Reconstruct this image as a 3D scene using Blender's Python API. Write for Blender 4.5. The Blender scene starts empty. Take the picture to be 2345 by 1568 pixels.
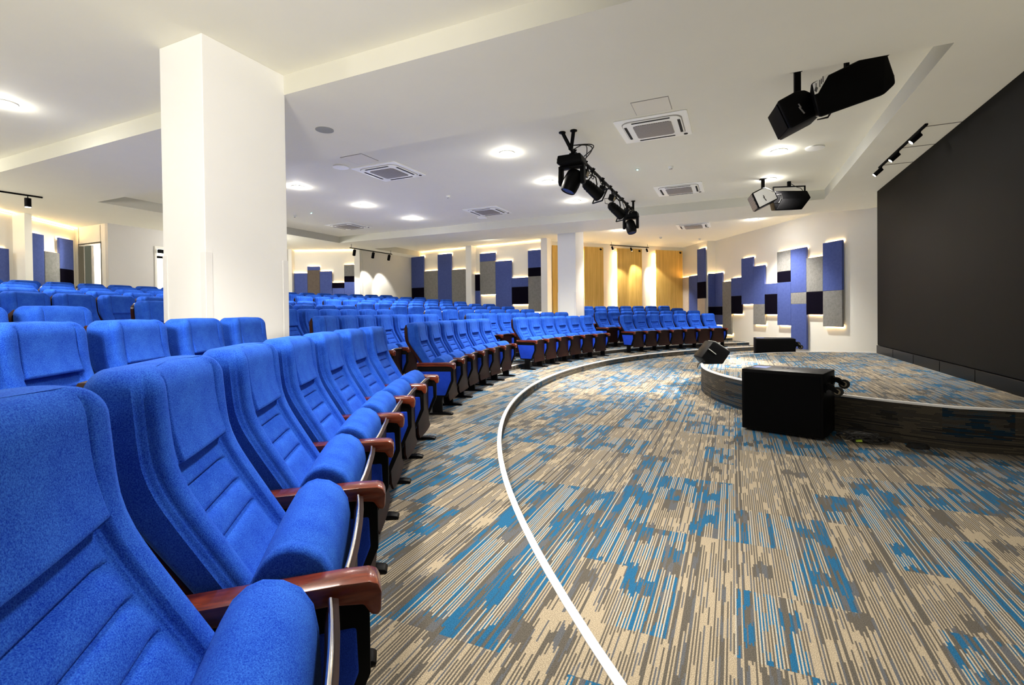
import bpy, bmesh, math, random
from mathutils import Vector, Matrix
random.seed(7)
PI = math.pi
sc = bpy.context.scene
COL = sc.collection
R = math.radians

# ---------------------------------------------------------------- materials
def new_mat(name):
    m = bpy.data.materials.new(name); m.use_nodes = True
    nt = m.node_tree
    return m, nt, nt.nodes['Principled BSDF']

def N(nt, typ, **kw):
    n = nt.nodes.new(typ)
    for k, v in kw.items(): setattr(n, k, v)
    return n

def L(nt, a, b): nt.links.new(a, b)

def math_n(nt, op, a, b=None, c=None):
    n = N(nt, 'ShaderNodeMath', operation=op)
    for i, v in enumerate((a, b, c)):
        if v is None: continue
        if isinstance(v, (int, float)): n.inputs[i].default_value = v
        else: L(nt, v, n.inputs[i])
    return n.outputs[0]

def mix_col(nt, fac, a, b):
    n = N(nt, 'ShaderNodeMix', data_type='RGBA')
    for sock, v in ((n.inputs[0], fac), (n.inputs[6], a), (n.inputs[7], b)):
        if isinstance(v, (int, float)): sock.default_value = v
        elif isinstance(v, (tuple, list)): sock.default_value = (*v[:3], 1)
        else: L(nt, v, sock)
    return n.outputs[2]

def plain(name, col, rough=.6, metal=0., var=.04, scale=30., bump=0., spec=.5, emit=None, es=0.):
    m, nt, b = new_mat(name)
    tc = N(nt, 'ShaderNodeTexCoord')
    nz = N(nt, 'ShaderNodeTexNoise'); nz.inputs['Scale'].default_value = scale; nz.inputs['Detail'].default_value = 3
    L(nt, tc.outputs['Object'], nz.inputs['Vector'])
    lo = tuple(max(0, c * (1 - var)) for c in col); hi = tuple(min(1, c * (1 + var)) for c in col)
    L(nt, mix_col(nt, nz.outputs['Fac'], lo, hi), b.inputs['Base Color'])
    b.inputs['Roughness'].default_value = rough; b.inputs['Metallic'].default_value = metal
    b.inputs['Specular IOR Level'].default_value = spec
    if bump:
        bp = N(nt, 'ShaderNodeBump'); bp.inputs['Strength'].default_value = bump; bp.inputs['Distance'].default_value = .002
        L(nt, nz.outputs['Fac'], bp.inputs['Height']); L(nt, bp.outputs[0], b.inputs['Normal'])
    if emit:
        b.inputs['Emission Color'].default_value = (*emit, 1); b.inputs['Emission Strength'].default_value = es
    return m

def fabric(name, dark, light, sc1=420., sheen=.07):
    m, nt, b = new_mat(name)
    tc = N(nt, 'ShaderNodeTexCoord')
    n1 = N(nt, 'ShaderNodeTexNoise'); n1.inputs['Scale'].default_value = sc1; n1.inputs['Detail'].default_value = 2
    n2 = N(nt, 'ShaderNodeTexNoise'); n2.inputs['Scale'].default_value = 14; n2.inputs['Detail'].default_value = 4
    L(nt, tc.outputs['Object'], n1.inputs['Vector']); L(nt, tc.outputs['Object'], n2.inputs['Vector'])
    s = math_n(nt, 'ADD', math_n(nt, 'MULTIPLY', n1.outputs['Fac'], 1.5), math_n(nt, 'MULTIPLY', n2.outputs['Fac'], .45))
    f = N(nt, 'ShaderNodeMapRange'); f.inputs[1].default_value = .65; f.inputs[2].default_value = 1.3
    L(nt, s, f.inputs[0])
    L(nt, mix_col(nt, f.outputs[0], dark, light), b.inputs['Base Color'])
    b.inputs['Roughness'].default_value = .95; b.inputs['Specular IOR Level'].default_value = .1
    b.inputs['Sheen Weight'].default_value = sheen; b.inputs['Sheen Roughness'].default_value = .5
    b.inputs['Sheen Tint'].default_value = (.25, .5, 1, 1)
    bp = N(nt, 'ShaderNodeBump'); bp.inputs['Strength'].default_value = .35; bp.inputs['Distance'].default_value = .0015
    L(nt, n1.outputs['Fac'], bp.inputs['Height']); L(nt, bp.outputs[0], b.inputs['Normal'])
    return m

def wood(name, a, bcol, rough=.3, scale=6., axis='Y', coat=.3):
    m, nt, b = new_mat(name)
    tc = N(nt, 'ShaderNodeTexCoord'); mp = N(nt, 'ShaderNodeMapping')
    st = {'X': (.15, 1, 1), 'Y': (1, .15, 1), 'Z': (1, 1, .06)}[axis]
    mp.inputs['Scale'].default_value = tuple(scale * s for s in st)
    L(nt, tc.outputs['Object'], mp.inputs['Vector'])
    nz = N(nt, 'ShaderNodeTexNoise'); nz.inputs['Scale'].default_value = 5; nz.inputs['Detail'].default_value = 6; nz.inputs['Distortion'].default_value = .6
    L(nt, mp.outputs[0], nz.inputs['Vector'])
    f = N(nt, 'ShaderNodeMapRange'); f.inputs[1].default_value = .3; f.inputs[2].default_value = .7
    L(nt, nz.outputs['Fac'], f.inputs[0])
    L(nt, mix_col(nt, f.outputs[0], a, bcol), b.inputs['Base Color'])
    b.inputs['Roughness'].default_value = rough; b.inputs['Specular IOR Level'].default_value = .5 if coat > .3 else .18; b.inputs['Coat Weight'].default_value = coat; b.inputs['Coat Roughness'].default_value = .12
    return m

def emissive(name, col, strength):
    m, nt, b = new_mat(name)
    nz = N(nt, 'ShaderNodeTexNoise'); nz.inputs['Scale'].default_value = 40
    L(nt, mix_col(nt, nz.outputs['Fac'], col, tuple(min(1, c * 1.03) for c in col)), b.inputs['Emission Color'])
    b.inputs['Base Color'].default_value = (*col, 1)
    b.inputs['Emission Strength'].default_value = strength
    return m

def carpet(name, k=1.):
    m, nt, b = new_mat(name)
    uv = N(nt, 'ShaderNodeUVMap'); uv.uv_map = 'UVMap'
    sp = N(nt, 'ShaderNodeSeparateXYZ'); L(nt, uv.outputs[0], sp.inputs[0])
    U, V = sp.outputs[0], sp.outputs[1]
    def wn(dim, a, b2=None, w=None):
        n = N(nt, 'ShaderNodeTexWhiteNoise', noise_dimensions=dim)
        if dim == '1D': L(nt, a, n.inputs['W']); return n.outputs['Value']
        cx = N(nt, 'ShaderNodeCombineXYZ'); L(nt, a, cx.inputs[0]); L(nt, b2, cx.inputs[1])
        if w is not None: cx.inputs[2].default_value = w
        L(nt, cx.outputs[0], n.inputs['Vector']); return n.outputs['Value']
    W = .0062
    i = math_n(nt, 'FLOOR', math_n(nt, 'DIVIDE', U, W))
    rnd = wn('1D', i)
    Vj = math_n(nt, 'ADD', V, math_n(nt, 'MULTIPLY', math_n(nt, 'SUBTRACT', rnd, .5), .10))
    ti = math_n(nt, 'FLOOR', math_n(nt, 'DIVIDE', U, .248)); tj = math_n(nt, 'FLOOR', math_n(nt, 'DIVIDE', math_n(nt, 'ADD', V, math_n(nt, 'MULTIPLY', ti, .0)), .50))
    T = wn('3D', ti, tj, 3.3)
    bi = math_n(nt, 'FLOOR', math_n(nt, 'DIVIDE', U, .0868)); bj = math_n(nt, 'FLOOR', math_n(nt, 'DIVIDE', Vj, .132))
    B = wn('3D', bi, bj, 11.7)
    bi2 = math_n(nt, 'FLOOR', math_n(nt, 'DIVIDE', U, .0124))
    B2 = wn('3D', bi2, bj, 5.1)
    beige, brown, grey, blue, pale, teal = (.335, .285, .212), (.104, .094, .080), (.108, .112, .122), (.018, .115, .225), (.43, .42, .38), (.035, .095, .16)
    gt = lambda v, t: math_n(nt, 'GREATER_THAN', v, t)
    lt = lambda v, t: math_n(nt, 'LESS_THAN', v, t)
    mul = lambda a, b2: math_n(nt, 'MULTIPLY', a, b2)
    isblue = gt(T, .43)
    even = lt(math_n(nt, 'FLOORED_MODULO', i, 2.0), .5)
    inv = lambda v: math_n(nt, 'SUBTRACT', 1.0, v)
    B3 = wn('3D', bi, bj, 8.8)
    off, solid = lt(B3, .08), lt(B, .06)
    B4 = wn('3D', i, bj, 6.4)
    # beige tiles: pale yarn rows over brown, a few solid or blank blocks
    line = mul(mul(even, lt(rnd, .80)), inv(off))
    extra = mul(mul(inv(even), lt(B4, math_n(nt, 'ADD', mul(B, .34), .02))), inv(off))
    fb = mix_col(nt, gt(B2, .72), brown, grey)
    tb = mix_col(nt, math_n(nt, 'MAXIMUM', math_n(nt, 'MAXIMUM', line, extra), mul(solid, lt(B4, .85))), fb, beige)
    # blue tiles: grey ground, blue rows in blocks, sparse pale rows
    blk = gt(math_n(nt, 'ADD', mul(B, .50), mul(B2, .50)), .47)
    rowb = mix_col(nt, mul(inv(even), lt(B4, .45)), blue, mix_col(nt, lt(B4, .2), teal, grey))
    gb = mix_col(nt, blk, mix_col(nt, gt(B2, .40), brown, grey), rowb)
    pl = mul(mul(even, lt(rnd, .60)), gt(B3, .28))
    tbl = mix_col(nt, pl, gb, mix_col(nt, rnd, beige, pale))
    c = mix_col(nt, isblue, tb, tbl)
    nz = N(nt, 'ShaderNodeTexNoise'); nz.inputs['Scale'].default_value = 260; nz.inputs['Detail'].default_value = 2
    L(nt, uv.outputs[0], nz.inputs['Vector'])
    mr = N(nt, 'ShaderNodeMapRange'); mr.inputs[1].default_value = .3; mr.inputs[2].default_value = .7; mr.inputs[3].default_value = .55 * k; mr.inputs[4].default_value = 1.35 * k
    L(nt, nz.outputs['Fac'], mr.inputs[0])
    mu = N(nt, 'ShaderNodeMix', data_type='RGBA', blend_type='MULTIPLY'); mu.inputs[0].default_value = 1
    L(nt, c, mu.inputs[6])
    cb = N(nt, 'ShaderNodeCombineXYZ')
    for k in range(3): L(nt, mr.outputs[0], cb.inputs[k])
    L(nt, cb.outputs[0], mu.inputs[7])
    L(nt, mu.outputs[2], b.inputs['Base Color'])
    b.inputs['Roughness'].default_value = .9; b.inputs['Specular IOR Level'].default_value = .25
    bp = N(nt, 'ShaderNodeBump'); bp.inputs['Strength'].default_value = .4; bp.inputs['Distance'].default_value = .002
    L(nt, nz.outputs['Fac'], bp.inputs['Height']); L(nt, bp.outputs[0], b.inputs['Normal'])
    return m

def grille_mat(name, c0, c1, pitch=.03):
    m, nt, b = new_mat(name)
    tc = N(nt, 'ShaderNodeTexCoord'); sp = N(nt, 'ShaderNodeSeparateXYZ'); L(nt, tc.outputs['Object'], sp.inputs[0])
    a = math_n(nt, 'SINE', math_n(nt, 'MULTIPLY', sp.outputs[0], 2 * PI / pitch))
    d = math_n(nt, 'SINE', math_n(nt, 'MULTIPLY', sp.outputs[1], 2 * PI / pitch))
    f = math_n(nt, 'GREATER_THAN', math_n(nt, 'MULTIPLY', a, d), .12)
    L(nt, mix_col(nt, f, c0, c1), b.inputs['Base Color']); b.inputs['Roughness'].default_value = .6
    return m

def led_mat(name):
    m, nt, b = new_mat(name)
    tc = N(nt, 'ShaderNodeTexCoord')
    n1 = N(nt, 'ShaderNodeTexNoise'); n1.inputs['Scale'].default_value = 60
    n2 = N(nt, 'ShaderNodeTexNoise'); n2.inputs['Scale'].default_value = .7
    L(nt, tc.outputs['Object'], n1.inputs['Vector']); L(nt, tc.outputs['Object'], n2.inputs['Vector'])
    c = mix_col(nt, n2.outputs['Fac'], (.003, .003, .003), (.008, .0078, .0072))
    L(nt, c, b.inputs['Base Color']); b.inputs['Roughness'].default_value = .62; b.inputs['Specular IOR Level'].default_value = .14
    bp = N(nt, 'ShaderNodeBump'); bp.inputs['Strength'].default_value = .08
    L(nt, n1.outputs['Fac'], bp.inputs['Height']); L(nt, bp.outputs[0], b.inputs['Normal'])
    return m

M = dict(
    wall=plain('white_wall_paint', (.82, .808, .75), .7, var=.015, scale=3),
    ceil=plain('ceiling_paint', (.665, .662, .585), .8, var=.02, scale=2.5),
    col=plain('column_paint', (.85, .855, .84), .5, var=.01, scale=3),
    guard=plain('corner_guard_plastic', (.80, .80, .79), .3, var=.01),
    greywall=plain('grey_wall_paint', (.62, .61, .59), .7, var=.02, scale=3),
    green=plain('corridor_wall_paint', (.60, .66, .60), .6, var=.02, scale=3),
    fab=fabric('blue_chair_fabric', (.004, .036, .35), (.045, .160, .56)),
    fabd=fabric('blue_side_panel_fabric', (.008, .036, .36), (.026, .09, .58), 420, .15),
    armwood=wood('armrest_wood', (.06, .009, .003), (.19, .037, .010), .26, 9, 'Y', .45),
    panwood=wood('seat_pan_veneer', (.008, .0018, .001), (.020, .0045, .0026), .5, 8, 'X', .04),
    shellwood=wood('back_shell_veneer', (.018, .004, .002), (.045, .010, .004), .4, 6, 'Z', .15),
    black=plain('black_powder_coat', (.0025, .0025, .003), .45, var=.1, spec=.12),
    blackm=plain('matte_black_plastic', (.002, .002, .0025), .6, var=.1, spec=.1),
    chrome=plain('chrome_strip', (.75, .75, .75), .18, 1., var=.02),
    alu=plain('aluminium_nosing', (.86, .86, .86), .38, .0, var=.02),
    carpet=carpet('striped_carpet_tiles'), stage_riser_shaded=carpet('shaded_stage_riser_carpet', .26), step_riser_shaded=carpet('shaded_step_riser_carpet', .42),  # both riser carpets: the same tiles with shade darkened into the colour
    pblue=fabric('blue_felt', (.070, .098, .27), (.115, .155, .40), 160, .05),
    pgrey=fabric('grey_felt', (.17, .17, .165), (.34, .335, .33), 120, .0),
    pbrown=fabric('taupe_felt', (.12, .10, .085), (.21, .175, .15), 160, .0),
    pbeige=fabric('pale_felt', (.50, .46, .42), (.62, .57, .52), 160, .0),
    pblack=plain('black_felt', (.0045, .003, .011), .95, var=.2, scale=150, spec=.08),
    slat=wood('oak_wall_panel', (.66, .43, .12), (.80, .56, .19), .5, 3, 'Z', .02),
    warm=emissive('warm_led_strip', (1, .66, .30), 15),
    warm2=emissive('warm_led_tube', (1, .66, .28), 24),
    warm3=emissive('warm_cove_strip', (1, .64, .26), 9),
    warm4=emissive('dim_cove_strip', (1, .70, .36), 3.5),
    lamp=emissive('downlight_lens', (1, .985, .95), 60),
    spotlens=emissive('spot_lens', (1, .95, .88), 12),
    led=led_mat('led_screen_face'),
    ledbase=plain('led_base_black', (.003, .003, .004), .3, var=.1, spec=.2),
    acw=plain('ac_white_plastic', (.78, .79, .76), .45, var=.015),
    acgrille=grille_mat('ac_return_grille', (.16, .15, .14), (.42, .40, .38)),
    dark=plain('dark_slot', (.02, .02, .02), .8),
    spkgrey=plain('ceiling_speaker_mesh', (.30, .31, .29), .7, var=.1, scale=300),
    hatch=plain('hatch_panel_paint', (.665, .65, .575), .75, var=.02),
    gap=plain('shadow_gap', (.30, .29, .28), .8),
    rubber=plain('rubber_black', (.012, .011, .010), .7),
    hub=plain('caster_hub_plastic', (.28, .24, .16), .5),
    label_glare_white=plain('white_label_and_glare', (.92, .92, .90), .5, var=.02),
    ink=plain('label_print_grey', (.12, .12, .12), .7),
    bluelabel=plain('blue_label', (.06, .13, .45), .5),
    glass=plain('lens_glass', (.05, .05, .06), .08, 0, var=.1),
    yellow=plain('yellow_tag', (.45, .65, .05), .5),
    green_led=emissive('green_indicator', (.3, 1, .8), 6),
)

# ---------------------------------------------------------------- mesh helper
class MB:
    def __init__(s): s.v = []; s.f = []; s.uv = {}
    def add(s, vs, fs, mat=None):
        o = len(s.v)
        s.v += [tuple(mat @ Vector(v)) if mat else tuple(v) for v in vs]
        s.f += [tuple(o + i for i in f) for f in fs]
        return o
    def box(s, c, d, bev=0., mat=None, seg=2):
        bm = bmesh.new(); bmesh.ops.create_cube(bm, size=1)
        for v in bm.verts: v.co = Vector((v.co.x * d[0] + c[0], v.co.y * d[1] + c[1], v.co.z * d[2] + c[2]))
        if bev: bmesh.ops.bevel(bm, geom=bm.edges[:], offset=bev, segments=seg, affect='EDGES', profile=.5)
        s.bm(bm, mat)
    def bm(s, bm, mat=None):
        bm.verts.index_update()
        s.add([v.co[:] for v in bm.verts], [[v.index for v in f.verts] for f in bm.faces], mat); bm.free()
    def prism(s, poly, h0, h1, axis='z', bev=0., mat=None, seg=2):
        # extrude a polygon; axis x: poly=(y,z), y: poly=(x,z), z: poly=(x,y)
        def P(a, h): return {'x': (h, a[0], a[1]), 'y': (a[0], h, a[1]), 'z': (a[0], a[1], h)}[axis]
        bm = bmesh.new()
        A = [bm.verts.new(P(a, h0)) for a in poly]; B = [bm.verts.new(P(a, h1)) for a in poly]
        n = len(poly)
        bm.faces.new(A); bm.faces.new(B[::-1])
        for i in range(n): bm.faces.new((A[i], B[i], B[(i + 1) % n], A[(i + 1) % n]))
        bmesh.ops.recalc_face_normals(bm, faces=bm.faces[:])
        if bev: bmesh.ops.bevel(bm, geom=bm.edges[:], offset=bev, segments=seg, affect='EDGES', profile=.5)
        s.bm(bm, mat)
    def cyl(s, p0, p1, r0, r1=None, n=16, caps=True):
        p0, p1 = Vector(p0), Vector(p1); r1 = r0 if r1 is None else r1
        d = (p1 - p0).normalized(); a = d.orthogonal().normalized(); b = d.cross(a)
        vs = []
        for p, r in ((p0, r0), (p1, r1)):
            for k in range(n):
                t = 2 * PI * k / n; vs.append(p + (a * math.cos(t) + b * math.sin(t)) * r)
        fs = [(k, (k + 1) % n, n + (k + 1) % n, n + k) for k in range(n)]
        if caps: fs += [tuple(range(n))[::-1], tuple(range(n, 2 * n))]
        s.add(vs, fs)
    def tube(s, pts, r, n=8):
        pts = [Vector(p) for p in pts]; vs = []; prev = None
        for i, p in enumerate(pts):
            d = (pts[min(i + 1, len(pts) - 1)] - pts[max(i - 1, 0)]).normalized()
            a = d.orthogonal().normalized() if prev is None else (prev - d * prev.dot(d)).normalized()
            prev = a; b = d.cross(a)
            vs += [p + (a * math.cos(2 * PI * k / n) + b * math.sin(2 * PI * k / n)) * r for k in range(n)]
        fs = []
        for i in range(len(pts) - 1):
            fs += [(i * n + k, i * n + (k + 1) % n, (i + 1) * n + (k + 1) % n, (i + 1) * n + k) for k in range(n)]
        fs += [tuple(range(n))[::-1], tuple(range((len(pts) - 1) * n, len(pts) * n))]
        s.add(vs, fs)
    def lathe(s, prof, n=24, mat=None):
        vs = [(r * math.cos(2 * PI * k / n), r * math.sin(2 * PI * k / n), z) for r, z in prof for k in range(n)]
        fs = []
        for i in range(len(prof) - 1):
            fs += [(i * n + k, i * n + (k + 1) % n, (i + 1) * n + (k + 1) % n, (i + 1) * n + k) for k in range(n)]
        fs += [tuple(range(n))[::-1], tuple(range((len(prof) - 1) * n, len(prof) * n))]
        s.add(vs, fs, mat)
    def mesh(s, name, mat, smooth=None):
        me = bpy.data.meshes.new(name); me.from_pydata(s.v, [], s.f); me.validate(); me.update()
        bm = bmesh.new(); bm.from_mesh(me); bmesh.ops.recalc_face_normals(bm, faces=bm.faces[:]); bm.to_mesh(me); bm.free()
        me.materials.append(mat)
        if smooth is not None:
            for p in me.polygons: p.use_smooth = True
            me.set_sharp_from_angle(angle=R(smooth))
        return me
    def build(s, name, mat, parent=None, smooth=None, loc=None):
        o = bpy.data.objects.new(name, s.mesh(name, mat, smooth)); COL.objects.link(o)
        if parent: o.parent = parent
        if loc: o.location = loc
        return o

def inst(name, me, parent):
    o = bpy.data.objects.new(name, me); COL.objects.link(o); o.parent = parent; return o

def tag(o, label, cat, group=None):
    o['label'] = label; o['category'] = cat
    if group: o['group'] = group
    return o
def empty(name, loc, rz=0., label=None, cat=None, group=None):
    o = bpy.data.objects.new(name, None); COL.objects.link(o); o.empty_display_size = .1
    o.location = loc; o.rotation_euler = (0, 0, rz)
    if label: tag(o, label, cat, group)
    return o
def struct(name, mb, mat, smooth=None):
    o = mb.build(name, mat, None, smooth); o['kind'] = 'structure'; return o

def set_uv(o, fn):
    me = o.data; lay = me.uv_layers.new(name='UVMap')
    for p in me.polygons:
        for li in p.loop_indices:
            lay.data[li].uv = fn(me.vertices[me.loops[li].vertex_index].co, p.normal)

# ---------------------------------------------------------------- camera
H = 1.18
F, CX, CY = 1115.06, 1172.5, 728.155
yaw, pitch, roll = R(24.43582), R(-.707254), R(.651505)
Mrot = Matrix.Rotation(yaw, 3, 'Z') @ Matrix.Rotation(pitch, 3, 'X') @ Matrix.Rotation(roll, 3, 'Y')
right, fwd, up = Mrot.col[0], Mrot.col[1], Mrot.col[2]
cam = bpy.data.objects.new('camera', bpy.data.cameras.new('camera')); COL.objects.link(cam)
mw = Matrix((( right[0], up[0], -fwd[0], 0), (right[1], up[1], -fwd[1], 0), (right[2], up[2], -fwd[2], H), (0, 0, 0, 1)))
cam.matrix_world = mw
cam.data.sensor_fit = 'HORIZONTAL'; cam.data.sensor_width = 36
cam.data.lens = F / 2345 * 36
cam.data.shift_x = (1172.5 - CX) / 2345
cam.data.shift_y = -(784 - CY) / 2345
cam.data.clip_start = .05; cam.data.clip_end = 200
sc.camera = cam

# ---------------------------------------------------------------- floors
C0 = Vector((7.53, 8.74)); LC = Vector((8.242, 8.932)); LR = 11.317
ZLOW = -.13; ZST = .27; DZ = .095; DR = .95; R1 = 11.36
def pol(c, r, phi): return (c.x - r * math.cos(phi), c.y + r * math.sin(phi))

mb = MB(); mb.add([(-6, -6, ZLOW), (8, -6, ZLOW), (8, 24, ZLOW), (-6, 24, ZLOW)], [(0, 1, 2, 3)])
fl = struct('floor', mb, M['carpet']); set_uv(fl, lambda c, n: (c.x, c.y))

def terrace(k):
    """tread ring k (1 = first row) with its front riser"""
    z = DZ * (k - 1); n = 120
    p0, p1 = R(-78), R(70 if k == 1 else 53)
    z0 = ZLOW if k == 1 else z - DZ
    rin = None if k == 1 else 11.62 + DR * (k - 2)
    rout = 11.64 + DR * (k - 1) if k < 9 else 27
    mb = MB(); vs = []
    for i in range(n + 1):
        ph = p0 + (p1 - p0) * i / n
        a = pol(LC, LR, ph) if k == 1 else pol(C0, rin, ph)
        b = pol(C0, rout, ph)
        vs += [(*a, z0), (*a, z), (*b, z)]
    fs = []
    for i in range(n):
        q = i * 3
        fs += [(q, q + 3, q + 4, q + 1), (q + 1, q + 4, q + 5, q + 2)]
    b = pol(C0, rout, p1); e = len(vs); vs += [(*b, z0)]
    q = n * 3; fs.append((q, q + 1, q + 2, e))
    mb.add(vs, fs)
    o = struct('floor_terrace', mb, M['carpet'])
    o.data.materials.append(M['step_riser_shaded'])
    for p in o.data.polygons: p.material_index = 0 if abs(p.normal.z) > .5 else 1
    def uv(c, nrm):
        if abs(nrm.z) > .5: return (c.x, c.y)
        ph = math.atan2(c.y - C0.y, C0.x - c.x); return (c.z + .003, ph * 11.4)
    set_uv(o, uv)
    # nosing
    if k <= 4:
        w, t = (.034, .004) if k == 1 else (.022, .003)
        mb = MB(); vs = []
        for i in range(n + 1):
            ph = p0 + (p1 - p0) * i / n
            if k == 1: a, b = pol(LC, LR - .004, ph), pol(LC, LR + w, ph)
            else: a, b = pol(C0, rin - .004, ph), pol(C0, rin + w, ph)
            vs += [(*a, z - (.014 if k == 1 else .01)), (*a, z + t), (*b, z + t), (*b, z)]
        fs = []
        for i in range(n):
            q = i * 4
            for j in range(3): fs.append((q + j, q + 4 + j, q + 5 + j, q + 1 + j))
        mb.add(vs, fs); struct('trim_%d' % k, mb, M['alu'])
for k in range(1, 10): terrace(k)

# stage
SC = Vector((2.85, 8.9)); SR = 3.35
a0 = math.acos((SC.x - 1.87) / SR)
arc = [pol(SC, SR, -a0 + 2 * a0 * i / 72) for i in range(73)]
edge = [(2.75, 5.72)] + arc + [(2.75, 12.08)]
mb = MB(); n = len(edge)
mb.add([(x, y, ZLOW) for x, y in edge] + [(x, y, ZST) for x, y in edge],
       [(i, i + 1, n + i + 1, n + i) for i in range(n - 1)] + [tuple(range(n, 2 * n))])
st = struct('floor_stage', mb, M['carpet'])
st.data.materials.append(M['stage_riser_shaded'])
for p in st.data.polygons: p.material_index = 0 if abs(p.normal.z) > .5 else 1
arclen = {}
s = 0
for i, p in enumerate(edge):
    if i: s += math.dist(p, edge[i - 1])
    arclen[(round(p[0], 4), round(p[1], 4))] = s
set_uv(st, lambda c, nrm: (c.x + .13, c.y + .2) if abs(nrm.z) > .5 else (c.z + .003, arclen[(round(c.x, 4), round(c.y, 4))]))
mb = MB(); vs = []
def off(p, d):
    v = Vector((SC.x - p[0], SC.y - p[1])).normalized(); return (p[0] + v.x * d, p[1] + v.y * d)
for p in edge:
    a, b = off(p, -.004), off(p, .03)
    vs += [(*a, ZST - .016), (*a, ZST + .004), (*b, ZST + .004), (*b, ZST)]
fs = []
for i in range(n - 1):
    q = i * 4
    for j in range(3): fs.append((q + j, q + 4 + j, q + 5 + j, q + 1 + j))
mb.add(vs, fs); struct('trim_5', mb, M['alu'])

# ---------------------------------------------------------------- ceiling
ZS, ZR = 3.54, 3.75
mb = MB(); mb.add([(-20, -6, ZR), (8, -6, ZR), (8, 24, ZR), (-20, 24, ZR)], [(0, 1, 2, 3)])
struct('ceiling', mb, M['ceil'])
mb = MB()
def slab(x0, x1, y0, y1): mb.box(((x0 + x1) / 2, (y0 + y1) / 2, (ZS + ZR) / 2 + .005), (x1 - x0, y1 - y0, ZR - ZS + .01))
slab(-20, 8, 3.79, 5.63)
slab(1.81, 8, 5.63, 12.4)
slab(-20, -11.9, 5.63, 24)
slab(-11.9, 8, 12.4, 14.1)
struct('ceiling_beam', mb, M['ceil'])

# ---------------------------------------------------------------- walls
def wall_seg(mb, p0, p1, z0=-.3, z1=3.9, t=.12):
    p0, p1 = Vector(p0), Vector(p1); d = (p1 - p0).normalized(); nn = Vector((-d.y, d.x))
    if nn.dot(-p0) > 0: nn = -nn      # thickness away from the room
    q = [p0, p1, p1 + nn * t, p0 + nn * t]
    mb.add([(*v, z0) for v in q] + [(*v, z1) for v in q], [(0, 1, 2, 3), (4, 5, 6, 7), (0, 1, 5, 4), (1, 2, 6, 5), (2, 3, 7, 6), (3, 0, 4, 7)])
def wall(name, p0, p1, mat='wall', **kw):
    mb = MB(); wall_seg(mb, p0, p1, **kw); return struct(name, mb, M[mat])

class W:
    """wall frame: s along the wall from p0, o out into the room"""
    def __init__(s, p0, p1):
        s.p0 = Vector(p0); s.d = (Vector(p1) - s.p0).normalized(); s.n = Vector((-s.d.y, s.d.x))
        if s.n.dot(-s.p0) < 0: s.n = -s.n
    def m(s):
        return Matrix(((s.d.x, s.n.x, 0, s.p0.x), (s.d.y, s.n.y, 0, s.p0.y), (0, 0, 1, 0), (0, 0, 0, 1)))

W4 = W((-1.6, 21.35), (2.8, 14.2)); P2 = W((-12.1, 17.1), (-6.0, 16.3)); P1 = W((-14.65, 12.96), (-12.5, 13.95))
W1 = W((-14.0, 4.3), (-15.9, 7.0)); WW = W((-6.0, 16.85), (-1.6, 21.45))
def on(w, s, o=0.): v = w.p0 + w.d * s + w.n * o; return (v.x, v.y)

wall('wall_right', on(W4, 1.9), on(W4, 8.0))
# protruding part of the right wall and its jog face
JD = .33
mb = MB(); 
mb.box((.75, JD / 2 - .1, 1.8), (2.35, JD + .2, 4.2), mat=W4.m()); struct('wall_right_pier', mb, M['wall'])
# rounded end of the right wall beside the screen
mb = MB(); vs = []; e0 = Vector(on(W4, 8.0)); nn = 24
P = [e0]
# curve turning towards the screen edge
for i in range(1, nn + 1):
    t = i / nn; a = R(-58.4) + R(42) * t
    P.append(P[-1] + Vector((math.cos(a), math.sin(a))) * .085)
vs = [(p.x, p.y, z) for p in P for z in (-.3, 3.9)]
mb.add(vs, [(2 * i, 2 * i + 1, 2 * i + 3, 2 * i + 2) for i in range(nn)])
struct('wall_right_return', mb, M['wall'], 40)
wall('wall_back', (-12.3, 17.13), (-5.9, 16.29))
wall('wall_back_oak', (-6.0, 16.2), (-6.0, 16.9))
wall('wall_back_corner', on(WW, -.1), on(WW, 6.6))
wall('wall_left_alcove', on(P1, -.3), on(P1, 2.5))
wall('wall_left_return', on(P1, 2.45), (-12.45, 17.25))
wall('wall_back_end', (-12.6, 17.19), (-12.0, 17.1))
wall('wall_left', on(W1, -6.5), on(W1, 3.35))
wall('wall_left_door', (-14.36, 7.0), (-14.37, 8.12), 'greywall')
wall('wall_left_grey', (-14.38, 9.3), (-14.66, 13.05), 'greywall')
mb = MB(); wall_seg(mb, (-14.37, 8.1), (-14.38, 9.35), z0=3.06); struct('wall_left_lintel', mb, M['greywall'])
mb = MB()
wall_seg(mb, (-16.2, 7.0), (-15.7, 7.0)); wall_seg(mb, (-14.7, 7.0), (-14.38, 7.0)); wall_seg(mb, (-15.72, 7.0), (-14.68, 7.0), z0=3.07)
struct('wall_left_entrance', mb, M['wall'])
wall('wall_corridor', (-19, 8.05), (-14.5, 8.05), 'green')
wall('wall_corridor_rear', (-16.4, 8.05), (-16.4, 10.5), 'green')
wall('wall_corridor_side', (-15.22, 7.1), (-15.22, 8.05), 'wall')
wall('wall_front', (2.78, -6), (2.78, 12.0), 'wall')
wall('wall_rear', (-20, -5.5), (8, -5.5))
wall('wall_left_rear', (-19.5, -6), (-13.0, 3.0))

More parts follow.
